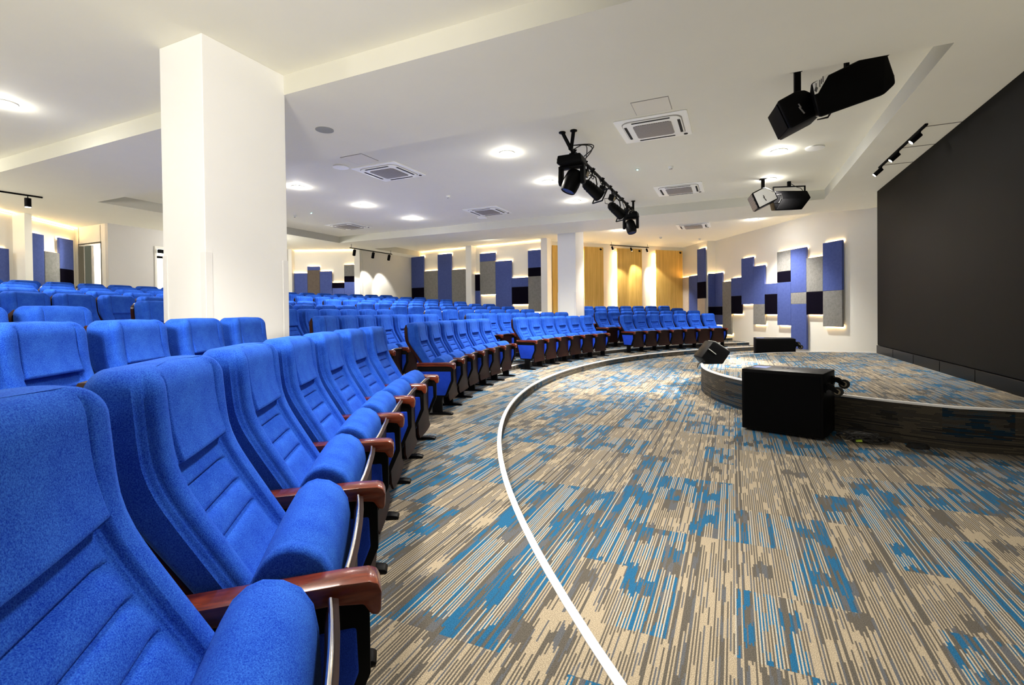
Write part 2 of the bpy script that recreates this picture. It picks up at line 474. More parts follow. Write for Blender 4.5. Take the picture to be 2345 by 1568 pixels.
# the two square columns
def column(x0, x1, y0, y1, top, name):
    mb = MB(); mb.box(((x0 + x1) / 2, (y0 + y1) / 2, top / 2 - .1), (x1 - x0, y1 - y0, top + .2), .006)
    o = struct(name, mb, M['col'])
    gm = MB()
    for x, y in ((x1, y0), (x1, y1), (x0, y0)):
        sx = 1 if x == x1 else -1; sy = 1 if y == y1 else -1
        gm.box((x + sx * .002, y - sy * .03, .98), (.008, .064, 1.56)); gm.box((x - sx * .03, y + sy * .002, .98), (.064, .008, 1.56))
    g = gm.build('corner_guard', M['guard'], o)
    return o
column(-5.01, -4.385, 2.9, 3.80, ZR, 'column')
column(-4.87, -4.30, 14.13, 15.0, ZR, 'column')

mb = MB(); mb.box((2.895, .16, 1.8), (.27, .32, 4.2), mat=P2.m()); struct('column_slim', mb, M['col'])
mb = MB(); mb.box((6.17, .14, 1.8), (.25, .30, 4.2), mat=P2.m()); struct('column_slim', mb, M['col'])
mb = MB(); mb.box((-.06, .08, 1.8), (.19, .30, 4.2), mat=P1.m()); struct('column_slim', mb, M['wall'])
mb = MB(); mb.box((2.38, .06, 1.8), (.20, .30, 4.2), mat=P1.m()); struct('column_slim', mb, M['wall'])
mb = MB(); mb.box((1.40, .10, 1.8), (.22, .26, 4.2), mat=W1.m()); struct('column_slim', mb, M['wall'])

# doors
def door_frame(name, x0, x1, y, z0, z1, axis='x'):
    mb = MB(); w = .05
    for a, b, c, d in ((x0 - w, x0, z0, z1 + w), (x1, x1 + w, z0, z1 + w), (x0, x1, z1, z1 + w)):
        if axis == 'x': mb.box(((a + b) / 2, y, (c + d) / 2), (b - a, .10, d - c))
        else: mb.box((y, (a + b) / 2, (c + d) / 2), (.10, b - a, d - c))
    return struct(name, mb, M['wall'])
door_frame('door_1', -15.70, -14.70, 7.05, .76, 3.05)
door_frame('door_2', 8.14, 9.28, -14.40, .76, 3.04, 'y')
mb = MB(); mb.box((-14.33, 8.71, 2.96), (.05, 1.12, .10), .01); mb.box((-14.36, 8.71, 2.80), (.04, 1.12, .06), .01)
c = mb.build('door_closer_bar', M['blackm'], bpy.data.objects['door_2'])
# ---------------------------------------------------------------- felt panels
FM = dict(blue=M['pblue'], grey=M['pgrey'], black=M['pblack'], brown=M['pbrown'], beige=M['pbeige'])
CN = dict(blue='blue', grey='grey', black='black', brown='taupe', beige='pale')
ORD = ['first', 'second', 'third', 'fourth', 'fifth', 'sixth', 'seventh', 'eighth', 'ninth', 'tenth', 'eleventh', 'twelfth', 'thirteenth', 'fourteenth', 'fifteenth']
def felt_panel(w, s0, s1, z0, z1, col, label, group, top=False, bot=False, base=0., lo=.03):
    m = w.m()
    c = Vector(on(w, (s0 + s1) / 2, base))
    root = empty('acoustic_panel', (c.x, c.y, z0), 0, label, 'wall panel', group)
    root.matrix_world = m.to_3x3().to_4x4() if False else Matrix.Translation((c.x, c.y, z0)) @ m.to_3x3().to_4x4()
    W_, H_ = s1 - s0 - .004, z1 - z0 - .004
    mb = MB(); mb.box((0, lo + .0275, H_ / 2), (W_, .055, H_), .004); mb.build('felt_face', FM[col], root)
    mb = MB(); mb.box((0, lo / 2 + .001, H_ / 2), (W_ * .86, lo - .004, max(.05, H_ - .12))); mb.build('mounting_batten', M['wall'], root)
    for f, z in ((top, H_ - .004), (bot, .004)):
        if f:
            mb = MB(); mb.box((0, lo - .012, z), (W_ - .01, .008, .010)); mb.build('light_strip', M['warm'], root)
    return root
def panel_wall(w, cols, where, group, base=None):
    for i, (s0, s1, stack, bot) in enumerate(cols):
        for j, (col, z1, z0) in enumerate(stack):
            pos = '' if len(stack) == 1 else (('upper of ', 'lower of ') if len(stack) == 2 else ('top of ', 'middle of ', 'bottom of '))[j]
            lab = f"{CN[col]} felt wall panel, {pos}{ORD[i]} column {where}"
            felt_panel(w, s0, s1, z0, z1, col, lab, group, j == 0, bot and j == len(stack) - 1, base(i) if base else 0.)

right_cols = [
    (7.30, 7.94, [('blue', 2.90, 1.64), ('grey', 1.64, .71)], True),
    (6.70, 7.30, [('grey', 2.57, 1.64), ('black', 1.64, 1.02)], True),
    (6.08, 6.70, [('blue', 2.89, 1.64), ('grey', 1.64, 1.32), ('blue', 1.32, .05)], False),
    (5.49, 6.08, [('grey', 2.89, 2.29), ('black', 2.29, 1.97), ('blue', 1.97, .70)], True),
    (4.90, 5.49, [('blue', 1.97, 1.64), ('black', 1.64, 1.02)], True),
    (4.32, 4.90, [('blue', 2.57, 1.34), ('grey', 1.34, .69)], True),
    (3.68, 4.32, [('blue', 2.89, 1.35)], True),
    (3.07, 3.68, [('blue', 2.27, 1.65), ('black', 1.65, 1.03)], True),
    (2.52, 3.07, [('grey', 2.18, .30)], True),
    (2.03, 2.52, [('blue', 2.53, 1.30), ('black', 1.30, .99), ('blue', .99, .63)], True)]
panel_wall(W4, right_cols, 'from the stage, right wall', 'felt panels of the right wall')
# pier columns (they stand forward by JD); widths re-measured on the nearer plane
pier_cols = [(1.34, 1.90, [('blue', 3.50, 2.24), ('black', 2.24, 1.62), ('beige', 1.62, .6)], False),
             (.68, 1.32, [('blue', 2.52, .6)], False), (.05, .66, [('beige', 2.50, .6)], False)]
panel_wall(W4, pier_cols, 'from the stage, right wall pier', 'felt panels of the right wall pier', lambda i: JD)
# jog face
WJ = W(on(W4, 1.925, 0), on(W4, 1.925, JD)); WJ.n = W4.d.copy()
for z0, z1, col, nm in ((1.30, 2.53, 'blue', 'narrow upper blue'), (.99, 1.30, 'black', 'narrow middle black'), (.63, .99, 'blue', 'narrow lower blue')):
    felt_panel(WJ, .03, JD - .01, z0, z1, col, f'{nm} felt panel on the inside corner of the right wall pier', 'felt panels of the pier side', z1 > 2, z0 < .7)

back_cols = [
    (5.40, 6.04, [('blue', 3.40, 2.77), ('black', 2.77, 2.46), ('grey', 2.46, 1.18)], True),
    (4.70, 5.40, [('blue', 2.44, 2.10), ('black', 2.10, 1.46)], True),
    (3.98, 4.70, [('blue', 3.10, 1.20)], False),
    (3.26, 3.98, [('blue', 3.44, 3.13), ('grey', 3.13, 1.86)], True),
    (2.60, 3.26, [('black', 2.66, 2.02), ('blue', 2.02, 1.0)], False),
    (1.87, 2.60, [('grey', 2.90, 1.0)], False),
    (1.15, 1.87, [('blue', 3.56, 1.0)], False),
    (.40, 1.15, [('grey', 2.92, 1.0)], False),
    (-.30, .40, [('blue', 3.56, 2.25), ('black', 2.25, 1.3)], False)]
panel_wall(P2, back_cols, 'from the oak corner, back wall', 'felt panels of the back wall')
alc_cols = [
    (.05, .53, [('blue', 2.69, 1.3)], False), (.53, .98, [('blue', 2.93, 2.79), ('brown', 2.79, 1.3)], False),
    (.98, 1.42, [('blue', 2.75, 1.3)], False), (1.43, 1.87, [('black', 2.33, 2.13), ('blue', 2.13, 1.3)], False),
    (1.87, 2.26, [('grey', 2.98, 2.56), ('black', 2.56, 2.35), ('blue', 2.35, 1.3)], False)]
panel_wall(P1, alc_cols, 'from the near column, alcove wall', 'felt panels of the alcove wall')
left_cols = [(2.60, 3.10, [('blue', 3.19, 2.41), ('black', 2.41, 1.5)], False), (2.10, 2.60, [('grey', 2.79, 1.5)], False),
             (1.69, 2.09, [('blue', 3.17, 1.5)], False), (1.52, 1.68, [('grey', 2.79, 1.5)], False), (.50, 1.06, [('blue', 2.70, 1.5)], False)]
panel_wall(W1, left_cols, 'from the doorway, far left wall', 'felt panels of the far left wall')

def cove(w, s0, s1, z, o, lab, mt='warm3'):
    c = on(w, (s0 + s1) / 2); r = empty('cove_light', (*c, z), 0, lab, 'light strip', 'warm cove light strips')
    r.matrix_world = Matrix.Translation((*c, z)) @ w.m().to_3x3().to_4x4()
    mb = MB(); mb.box((0, o, 0), (s1 - s0, .02, .012)); mb.build('light_strip', M[mt], r)
    mb = MB(); mb.box((0, o + .012, -.008), (s1 - s0, .05, .006)); mb.build('ledge', M['wall'], r)
cove(W1, 1.55, 3.28, ZS - .03, .05, 'warm glowing strip at the ceiling above the far left felt panels')
cove(W1, -.6, 1.25, ZS - .03, .05, 'warm glowing strip at the ceiling left of the far left pier')
cove(P1, .06, 2.24, ZS - .03, .05, 'dim warm strip at the ceiling above the alcove panels', 'warm4')
cove(P2, -.25, 2.6, ZR - .03, .05, 'warm strip at the ceiling over the left half of the back wall', 'warm4')
cove(P2, 3.1, 6.0, ZR - .03, .05, 'warm strip at the ceiling over the right half of the back wall', 'warm4')
# oak panels on the diagonal back wall
for s0, s1, lab, tube in ((-.06, .17, 'narrow strip of oak panel beside the far square column', False), (1.25, 2.09, 'oak wall panel right beside the far square column', True),
                    (2.71, 3.85, 'oak wall panel in the middle under the track spots', True), (4.53, 5.85, 'oak wall panel next to the right wall pier', True)):
    c = on(WW, (s0 + s1) / 2)
    root = empty('oak_panel', (*c, .3), 0, lab, 'wall panel', 'oak panels of the back corner')
    root.matrix_world = Matrix.Translation((*c, .3)) @ WW.m().to_3x3().to_4x4()
    mb = MB(); mb.box((0, .10, 1.65), (s1 - s0, .04, 3.28), .003); mb.build('oak_board', M['slat'], root)
    mb = MB(); mb.box((0, .04, 1.65), (max(.05, s1 - s0 - .3), .075, 3.0)); mb.build('mounting_batten', M['wall'], root)
    if tube:
        mb = MB(); mb.box((-(s1 - s0) / 2 - .012, .055, 1.6), (.016, .02, 3.1)); mb.build('light_strip', M['warm2'], root)
        mb = MB(); mb.cyl(((s1 - s0) / 2 - .13, .12, 3.22), ((s1 - s0) / 2 - .13, .17, 3.20), .035, .03, 12); mb.build('hook', M['black'], root)

# small camera bracket on slim column
# ---------------------------------------------------------------- LED screen
root = empty('led_screen', (2.65, 8.7, ZST), 0, 'large black led video wall rising behind the stage', 'screen')
mb = MB(); mb.box((.05, 0, (ZS + .42) / 2 - ZST), (.10, 6.6, ZS - .45), .003); mb.build('display_face', M['led'], root)
mb = MB(); mb.box((.045, 0, .08), (.12, 6.6, .155), .004); mb.build('base_panel', M['ledbase'], root)
for y in (-2.2, -1.1, 0, 1.1, 2.2):
    mb = MB(); mb.box((-.016, y, .08), (.004, .004, .15)); mb.build('panel_joint', M['black'], root)

# ---------------------------------------------------------------- chairs
PW = .59
def interp(tab, z):
    if z <= tab[0][0]: return tab[0][1]
    for (a, b), (c, d) in zip(tab, tab[1:]):
        if z <= c:
            t = (z - a) / (c - a); return b + (d - b) * t
    return tab[-1][1]
def smoothtab(tab, z, h=.03):
    return sum(interp(tab, z + h * k) * w for k, w in ((-2, .1), (-1, .2), (0, .4), (1, .2), (2, .1)))
YF = [(.36, .005), (.44, -.025), (.52, -.070), (.62, -.130), (.72, -.190), (.80, -.236), (.86, -.256), (1.10, -.276)]
TH = [(.36, .085), (.50, .10), (.70, .115), (.85, .14), (1.0, .135), (1.1, .12)]
ZG = .838; GRV = (.772, .708, .644)
def sstep(a, b, x):
    t = min(1, max(0, (x - a) / (b - a))); return t * t * (3 - 2 * t)
def backrest_mesh():
    ZT = 1.065
    zs = set([.36, .365, .38])
    z = .40
    while z < 1.0: zs.add(round(z, 4)); z += .022
    for g in GRV + (ZG,):
        for d in (-.016, -.010, -.006, -.003, 0, .003, .006, .010, .016, .024): zs.add(round(g + d, 4))
    for i in range(12): zs.add(round(1.008 + .057 * math.sin(i / 11 * PI / 2), 4))
    zs = sorted(zs); zs = [q for i, q in enumerate(zs) if i == 0 or q - zs[i - 1] > .0014]
    S = .152
    xs = set()
    for i in range(21): xs.add(round(-.97 + 1.94 * i / 20, 4))
    for k in (-1, 1):
        for d in (-.05, -.03, -.018, -.009, 0, .009, .018, .03, .05): xs.add(round(k * S / .245 + d, 4))
        for d in (.89, .905, .915, .925, .935, .945, .96, .98, 1.0): xs.add(round(k * d, 4))
    xs = sorted(xs)
    rings = []
    for z in zs:
        w = .245 - .012 * sstep(.9, .4, z)
        roll = 0.
        if z > 1.008:
            t = min(1, (z - 1.008) / .057); w -= .060 * (1 - math.sqrt(max(0, 1 - t * t))) + .006 * t; roll = .036 * (1 - math.sqrt(max(0, 1 - t ** 2)))
        yf = smoothtab(YF, z) - roll
        th = interp(TH, z) - roll * 1.5
        yb = yf - max(th, .03)
        ring = []
        for a in xs:
            x = a * w; ax = abs(x); y = yf
            e = sstep(.80, 1.0, abs(a)); y -= .030 * e * e
            y += .010 * math.exp(-((abs(a) - .80) / .13) ** 2)             # side bolsters
            inside = 1 - sstep(S - .010, S + .012, ax)
            low = 1 - sstep(ZG - .003, ZG + .004, z)
            dep = sstep(.50, .60, z)
            y -= .020 * inside * low * (.35 + .65 * dep)
            padf = inside * sstep(ZG - .003, ZG + .004, z)
            y += padf * (.012 * math.exp(-((z - ZG) / .07) ** 2) + .003 * (1 - (ax / S) ** 2))
            y -= inside * .012 * math.exp(-((z - ZG) / .005) ** 2)
            for g in GRV:
                ins2 = 1 - sstep(S - .030, S - .012, ax)
                y -= ins2 * (.014 * math.exp(-((z - g) / .0055) ** 2)) - ins2 * .005 * math.exp(-((z - g + .03) / .02) ** 2)
            y -= .005 * math.exp(-((ax - S - .002) / .0035) ** 2)
            y -= .0045 * math.exp(-((abs(a) - .925) / .011) ** 2)           # edge piping seam
            ring.append((x, y, z))
        m = w
        ym = yf - .03
        for k in range(1, 5): ring.append((m + .004 * math.sin(k / 5 * PI), ym + (yb + .015 - ym) * k / 5, z))
        for k in range(9): ring.append((m * (1 - .12) - (2 * m * .88) * k / 8, yb, z))
        for k in range(4, 0, -1): ring.append((-m - .004 * math.sin(k / 5 * PI), ym + (yb + .015 - ym) * k / 5, z))
        rings.append(ring)
    mb = MB(); n = len(rings[0])
    vs = [v for r in rings for v in r]; fs = []
    for i in range(len(rings) - 1):
        for k in range(n): fs.append((i * n + k, i * n + (k + 1) % n, (i + 1) * n + (k + 1) % n, (i + 1) * n + k))
    fs += [tuple(range(n))[::-1]]
    # crown: fan to a centre line
    top = [v for v in rings[-1]]; cx = len(vs); vs.append((0, sum(v[1] for v in top) / n, top[0][2] + .004))
    base = (len(rings) - 1) * n
    fs += [(base + k, base + (k + 1) % n, cx) for k in range(n)]
    mb.add(vs, fs)
    return mb.mesh('backrest', M['fab'], 50)
def shell_mesh():
    mb = MB(); vs = []; zz = [.34 + .70 * i / 18 for i in range(19)]
    for z in zz:
        y = smoothtab(YF, z) - interp(TH, z) - .001
        w = .250 - (.05 * (1 - math.sqrt(max(0, 1 - ((z - .96) / .08) ** 2))) if z > .96 else 0)
        vs += [(-w, y + .022, z), (-w, y - .012, z), (-w * .8, y - .018, z), (w * .8, y - .018, z), (w, y - .012, z), (w, y + .022, z), (w - .008, y + .022, z), (w - .008, y, z), (-w + .008, y, z), (-w + .008, y + .022, z)]
    fs = []
    for i in range(18):
        for k in range(10): fs.append((i * 10 + k, i * 10 + (k + 1) % 10, i * 10 + 10 + (k + 1) % 10, i * 10 + 10 + k))
    fs += [tuple(range(10)), tuple(range(180, 190))]
    mb.add(vs, fs); return mb.mesh('back_shell', M['shellwood'], 40)
def seat_mesh():
    prof = [(.128, .22), (.132, .34), (.132, .47), (.130, .540), (.122, .590), (.100, .628), (.066, .651), (.028, .659), (-.010, .651), (-.046, .629), (-.074, .594), (-.092, .55), (-.098, .50), (-.088, .43), (-.058, .36), (-.015, .30), (.04, .245), (.09, .22)]
    prof = [((y - .045) if y > .03 else (.03 - .045 + (y - .03) * .72), z) for y, z in prof]
    cy, cz = -.01, .46
    st = [(-.244, .86), (-.243, .93), (-.238, .972), (-.228, .995), (-.214, 1.0), (-.206, .990), (-.198, 1.002), (-.1, 1.012), (0, 1.016)]
    st = st + [(-x, k) for x, k in st[-2::-1]]
    mb = MB(); vs = []; n = len(prof)
    for x, k in st: vs += [(x, cy + (y - cy) * k, cz + (z - cz) * k) for y, z in prof]
    fs = []
    for i in range(len(st) - 1):
        for j in range(n): fs.append((i * n + j, i * n + (j + 1) % n, (i + 1) * n + (j + 1) % n, (i + 1) * n + j))
    fs += [tuple(range(n)), tuple(range((len(st) - 1) * n, len(st) * n))]
    mb.add(vs, fs); return mb.mesh('seat', M['fab'], 50)
def pan_mesh():
    mb = MB(); vs = []; prof = [(.112, .150), (.100, .185), (.094, .29), (.092, .44), (.094, .545), (.103, .580), (.110, .592)]
    pts = prof + [(y + .013, z - (.004 if i > 4 else 0)) for i, (y, z) in enumerate(prof)][::-1]
    xs = [-.246, -.238, -.12, 0, .12, .238, .246]
    for x in xs:
        sag = .010 * (1 - (x / .246) ** 2)
        vs += [(x, y + sag, z + (.006 * math.cos(x / .246 * PI) if z > .53 else 0)) for y, z in pts]
    n = len(pts); fs = []
    for i in range(len(xs) - 1):
        for j in range(n): fs.append((i * n + j, i * n + (j + 1) % n, (i + 1) * n + (j + 1) % n, (i + 1) * n + j))
    fs += [tuple(range(n)), tuple(range((len(xs) - 1) * n, len(xs) * n))]
    mb.add(vs, fs); return mb.mesh('seat_pan', M['panwood'], 35)
def lip_mesh():
    mb = MB(); mb.tube([(-.232 + .464 * i / 10, .108 + .010 * (1 - (2 * i / 10 - 1) ** 2), 0.596 + .006 * math.cos((2 * i / 10 - 1) * PI)) for i in range(11)], .0055, 8)
    return mb.mesh('seat_edge_strip', M['chrome'], 50)
ARM = [(-.25, .558), (-.25, .600), (.12, .604), (.178, .602), (.196, .594), (.204, .574), (.202, .535), (.196, .524), (.180, .528), (.165, .552), (.10, .560)]
def arm_mesh(x):
    mb = MB(); mb.prism(ARM, x - .037, x + .037, 'x', .0055, seg=2); return mb.mesh('armrest', M['armwood'], 35)
FR = [(-.245, .556), (.178, .556), (.178, .39), (.095, .205), (-.17, .205)]
def frame_mesh(x):
    mb = MB(); mb.prism(FR, x - .023, x + .023, 'x', .004); return mb.mesh('frame', M['blackm'], 30)
def pad_mesh(x):
    p = [(-.228, .500), (.150, .500), (.154, .40), (.082, .222), (-.158, .222)]
    mb = MB(); mb.prism(p, x - .028, x + .028, 'x', .008, seg=3); return mb.mesh('side_panel', M['fabd'], 40)
def leg_mesh(x):
    mb = MB(); mb.box((x, -.015, .115), (.046, .115, .21), .006); return mb.mesh('leg', M['black'], 30)
def foot_mesh(x):
    mb = MB()
    prof = [(-.165, 0), (-.165, .016), (-.12, .026), (.12, .026), (.155, .020), (.168, .010), (.165, 0)]
    mb.prism(prof, x - .034, x + .034, 'x', .005)
    return mb.mesh('foot_plate', M['black'], 35)
def bolt_mesh(x):
    mb = MB(); mb.cyl((x, .135, .020), (x, .135, .030), .009, .007, 10); mb.cyl((x, -.135, .020), (x, -.135, .030), .009, .007, 10)
    return mb.mesh('anchor_bolt', M['chrome'], 40)
ME = dict(back=backrest_mesh(), shell=shell_mesh(), seat=seat_mesh(), pan=pan_mesh(), lip=lip_mesh())
for sgn, nm in ((-1, 'l'), (1, 'r')):
    x = sgn * PW / 2
    ME['arm' + nm] = arm_mesh(x); ME['frame' + nm] = frame_mesh(x); ME['pad' + nm] = pad_mesh(x)
    ME['leg' + nm] = leg_mesh(x); ME['foot' + nm] = foot_mesh(x); ME['bolt' + nm] = bolt_mesh(x)

def chair(row, phi, pitch, label, group, end=False, full=True, near=False):
    r = R1 + DR * (row - 1); tw = 0
    if near: r += .0137 * max(0, -25.9 - math.degrees(phi)); tw = R(3)
    p = pol(C0, r, phi); z = DZ * (row - 1)
    th = math.atan2(-math.cos(phi), -math.sin(phi))
    root = empty('tip_up_chair', (*p, z + .001), th - tw + R(random.uniform(-.4, .4)), label, 'chair', group)
    sx = pitch * r / PW
    root.scale = (min(1.04, max(.90, sx)), 1, 1)
    b = inst('backrest', ME['back'], root); inst('back_shell', ME['shell'], b)
    s = inst('seat', ME['seat'], root); pn = inst('seat_pan', ME['pan'], s)
    if full: inst('seat_edge_strip', ME['lip'], s)
    for nm in ('l', 'r') if end else ('l',):
        a = inst('armrest', ME['arm' + nm], root)
        f = inst('frame', ME['frame' + nm], root); inst('side_panel', ME['pad' + nm], f)
        if full:
            l = inst('leg', ME['leg' + nm], root); inst('foot_plate', ME['foot' + nm], l)
        else: inst('leg', ME['leg' + nm], root)
    # a tipped-up seat never stops at exactly the same angle
    s.rotation_euler = (R(random.uniform(-1.2, 1.2)), 0, 0)
    return root

RW = ['front', 'second', 'third', 'fourth', 'fifth', 'sixth', 'seventh', 'eighth', 'ninth']
# (row, first phi counted from the named aisle, step, count)
BLOCKS = {
 'near': ('near block', 'from the column aisle', [(1, -27.4, -2.95, 7), (2, -28.6, -2.85, 6), (3, -30.95, -2.65, 3)]),
 'left': ('block left of the centre aisle', 'from that aisle', [(1, -4.5, -2.88, 6), (2, -5.65, -2.55, 7), (3, -5.7, -2.35, 7), (4, -5.25, -2.35, 8), (5, -5.4, -2.04, 11), (6, -5.4, -1.94, 10), (7, -5.4, -1.84, 9), (8, -5.4, -1.73, 8), (9, -5.4, -1.63, 7)]),
 'mid': ('block right of the centre aisle', 'from that aisle', [(1, 3.8, 3.0, 6), (2, 2.25, 2.9, 7), (3, 1.6, 2.75, 7), (4, 1.55, 2.47, 8), (5, 1.3, 2.25, 9), (6, 1.0, 2.11, 9), (7, .95, 1.96, 10), (8, .85, 1.83, 10), (9, .7, 1.80, 9)]),
 'far': ('far block by the right wall', 'from its near aisle', [(1, 27.7, 2.87, 7), (2, 27.7, 2.63, 8), (3, 29.6, 2.40, 8), (4, 33.1, 2.30, 7)]),
}
SKIP = set()
ORDN = ORD
for key, (bname, frm, rows) in BLOCKS.items():
    for row, ph0, st, cnt in rows:
        phis = [R(ph0 + st * i) for i in range(cnt)]
        lowest = min(phis)
        for i, ph in enumerate(phis):
            if (key, row, i) in SKIP: continue
            lab = f"blue tip-up chair, {ORDN[i]} {frm}, {RW[row - 1]} row, {bname}"
            chair(row, ph, abs(R(st)), lab, f'blue tip-up chairs of the {bname}', end=(ph == lowest), full=row <= 3, near=key == 'near')

# ---------------------------------------------------------------- ceiling fixtures
DL = [(-3.31, 7.16, 'nearest of the row beside the light bar'), (-3.31, 9.08, 'just behind the near moving head light'), (-3.31, 10.99, 'farthest of the row beside the light bar'),
      (-7.95, 7.17, 'nearest the white column, at its edge'), (-7.95, 9.09, 'middle of the row running back from the column'), (-7.9, 10.95, 'far end of the row running back from the column'),
      (.69, 9.04, 'between the two pairs of ceiling speakers'), (.67, 10.91, 'directly over the far glare-whitened speaker'), (-3.3, 15.59, 'beyond the beam near the far square column'), (.57, 15.57, 'in front of the right felt wall'),
      (-7.92, 2.83, 'left of the near white column, by itself')]
FILL_LAMPS = [(-.6, 2.4, 1.35), (-2.6, 1.9, 1.2), (-3.31, -1.2, .8), (-7.92, -.6, 1.4), (-12.6, 2.83, 1.2), (-13.2, 10.0, 1.6), (-7.9, 15.2, .10)]  # added unseen lamps without fixtures, filling the dim parts of the hall
def fixture_mesh():
    a = MB(); a.lathe([(.085, 0), (.118, -.002), (.120, -.010), (.088, -.014), (.085, -.004)], 28)
    b = MB(); b.lathe([(.0001, -.004), (.084, -.004), (.084, -.008), (.0001, -.010)], 28)
    return a.mesh('trim_ring', M['acw'], 40), b.mesh('lens', M['lamp'], 40)
ring_me, lens_me = fixture_mesh()
def lamp_point(x, y, z, e, col=(1, .96, .90), r=.07):
    l = bpy.data.lights.new('downlight_and_fill_lamp', 'POINT'); l.energy = e; l.color = col; l.shadow_soft_size = r
    o = bpy.data.objects.new('downlight_and_fill_lamp', l); o.location = (x, y, z); COL.objects.link(o); return o
ELAMP = 58.
def lamp_spot(x, y, z, e, col=(1, .945, .85), size=140, r=.08):
    l = bpy.data.lights.new('downlight_and_fill_beam', 'SPOT'); l.energy = e; l.color = col; l.spot_size = R(size); l.spot_blend = .6; l.shadow_soft_size = r
    o = bpy.data.objects.new('downlight_and_fill_beam', l); o.location = (x, y, z); COL.objects.link(o); return o
for i, (x, y, lab) in enumerate(DL):
    r = empty('downlight', (x, y, ZR), 0, 'round white recessed downlight ' + lab, 'ceiling light', 'recessed ceiling downlights')
    inst('trim_ring', ring_me, r); inst('lens', lens_me, r)
    lamp_point(x, y, ZR - .07, ELAMP * .065, r=.05); lamp_spot(x, y, ZR - .03, ELAMP * ((4.6 if x > 0 else 2.6) if y > 15 else 3.2), size=112 if y > 15 else 140)
for x, y, k in FILL_LAMPS:
    z = (ZS if x < -12.5 and y > 5 else ZR); 
    if x < -5: lamp_point(x, y, z - .3, ELAMP * .5 * k, r=.15)
    lamp_spot(x, y, z - .03, ELAMP * 3.4 * k, size=100 if x > -1 else 104, r=.3)
for x, y, z, e in ((-15.0, 7.55, 2.9, 22), (-15.5, 9.3, 2.9, 40)): lamp_point(x, y, z, e, r=.1)  # added lamps out of view, brightening the doorways
# added fill spot behind the camera, brightening the column and the near ceiling
l = bpy.data.lights.new('added_fill_spot', 'SPOT'); l.energy = 370; l.color = (1, .93, .84); l.spot_size = R(105); l.spot_blend = 1; l.shadow_soft_size = .4
o = bpy.data.objects.new('added_fill_spot', l); COL.objects.link(o); o.location = (-.7, -1.3, 2.1)
o.rotation_euler = Vector((-4.6, 4.2, 1.35)).to_track_quat('-Z', 'Y').to_euler()

def rsq(h, r, n=6):
    pts = []
    for cx, cy, a in ((h - r, h - r, 0), (-h + r, h - r, 90), (-h + r, -h + r, 180), (h - r, -h + r, 270)):
        for k in range(n + 1): t = R(a + 90 * k / n); pts.append((cx + r * math.cos(t), cy + r * math.sin(t)))
    return pts
def cassette(x, y, z, lab):
    r = empty('air_conditioner', (x, y, z), 0, lab, 'air conditioner', 'ceiling cassette air conditioners')
    mb = MB(); mb.prism(rsq(.475, .03), -.014, -.0005, 'z', .004); mb.build('panel', M['acw'], r, 30)
    mb = MB(); mb.prism(rsq(.396, .13), -.0165, -.0138, 'z'); mb.build('shadow_gap', M['gap'], r)
    mb = MB(); mb.prism(rsq(.385, .12), -.032, -.0138, 'z', .008); mb.build('raised_frame', M['acw'], r, 30)
    mb = MB(); mb.prism(rsq(.255, .05), -.041, -.0318, 'z', .004); mb.build('return_grille', M['acgrille'], r, 30)
    for k in range(4):
        rm = Matrix.Rotation(k * PI / 2, 4, 'Z')
        mb = MB(); mb.box((0, .352, -.033), (.50, .036, .004), mat=rm); s = mb.build('air_slot', M['dark'], r)
        mb = MB(); mb.box((0, .325, -.0365), (.48, .05, .007), .003, mat=rm @ Matrix.Rotation(R(4), 4, 'X')); mb.build('louvre', M['acw'], s)
    mb = MB(); mb.lathe([(.028, 0), (.028, -.006), (.001, -.007)], 16, Matrix.Translation((.39, .40, -.014))); mb.build('sensor', M['dark'], r)
for x, y, z, lab in ((-1.0, 7.1, ZR, 'white ceiling air conditioner nearest the ceiling speakers'), (-5.66, 7.16, ZR, 'white ceiling air conditioner nearest the white column'),
                     (-1.03, 10.93, ZR, 'white ceiling air conditioner in the recess behind the light bar end'), (-5.66, 11.03, ZR, 'white ceiling air conditioner in the middle by the far recess edge'),
                     (-10.21, 11.01, ZR, 'white ceiling air conditioner in the far left recess corner'), (-1.09, 15.88, ZR, 'white ceiling air conditioner beyond the beam before the oak wall')):
    cassette(x, y, z, lab)
for x, y, lab in ((-.92, 6.34, 'flat white access hatch beside the nearest air conditioner'), (-5.64, 6.36, 'flat white access hatch beside the second air conditioner')):
    r = empty('access_hatch', (x, y, ZR), 0, lab, 'ceiling hatch', 'ceiling access hatches')
    mb = MB(); mb.box((0, 0, -.0025), (.45, .42, .004)); mb.build('shadow_gap', M['gap'], r)
    mb = MB(); mb.box((0, 0, -.004), (.436, .406, .005)); mb.build('lid', M['hatch'], r)
def disc(name, x, y, z, prof, mat, lab, cat, group=None):
    r = empty(name, (x, y, z), 0, lab, cat, group)
    mb = MB(); mb.lathe(prof, 28); mb.build('body', mat, r, 35); return r
disc('ceiling_speaker', -4.75, 4.72, ZS, [(.0001, 0), (.112, 0), (.112, -.006), (.0001, -.008)], M['spkgrey'], 'round grey flush speaker in the soffit near the white column', 'speaker')
for x, y, lab in ((-6.21, 6.53, 'round white speaker disc beside the hatch near the white column'), (1.2, 9.1, 'round white speaker disc between the ceiling loudspeakers'), (-6.15, 11.67, 'small white speaker disc by the far recess edge')):
    r = disc('ceiling_disc', x, y, ZR, [(.10, 0), (.135, -.002), (.135, -.022), (.11, -.030), (.0001, -.032)], M['acw'], lab, 'speaker', 'white ceiling discs')
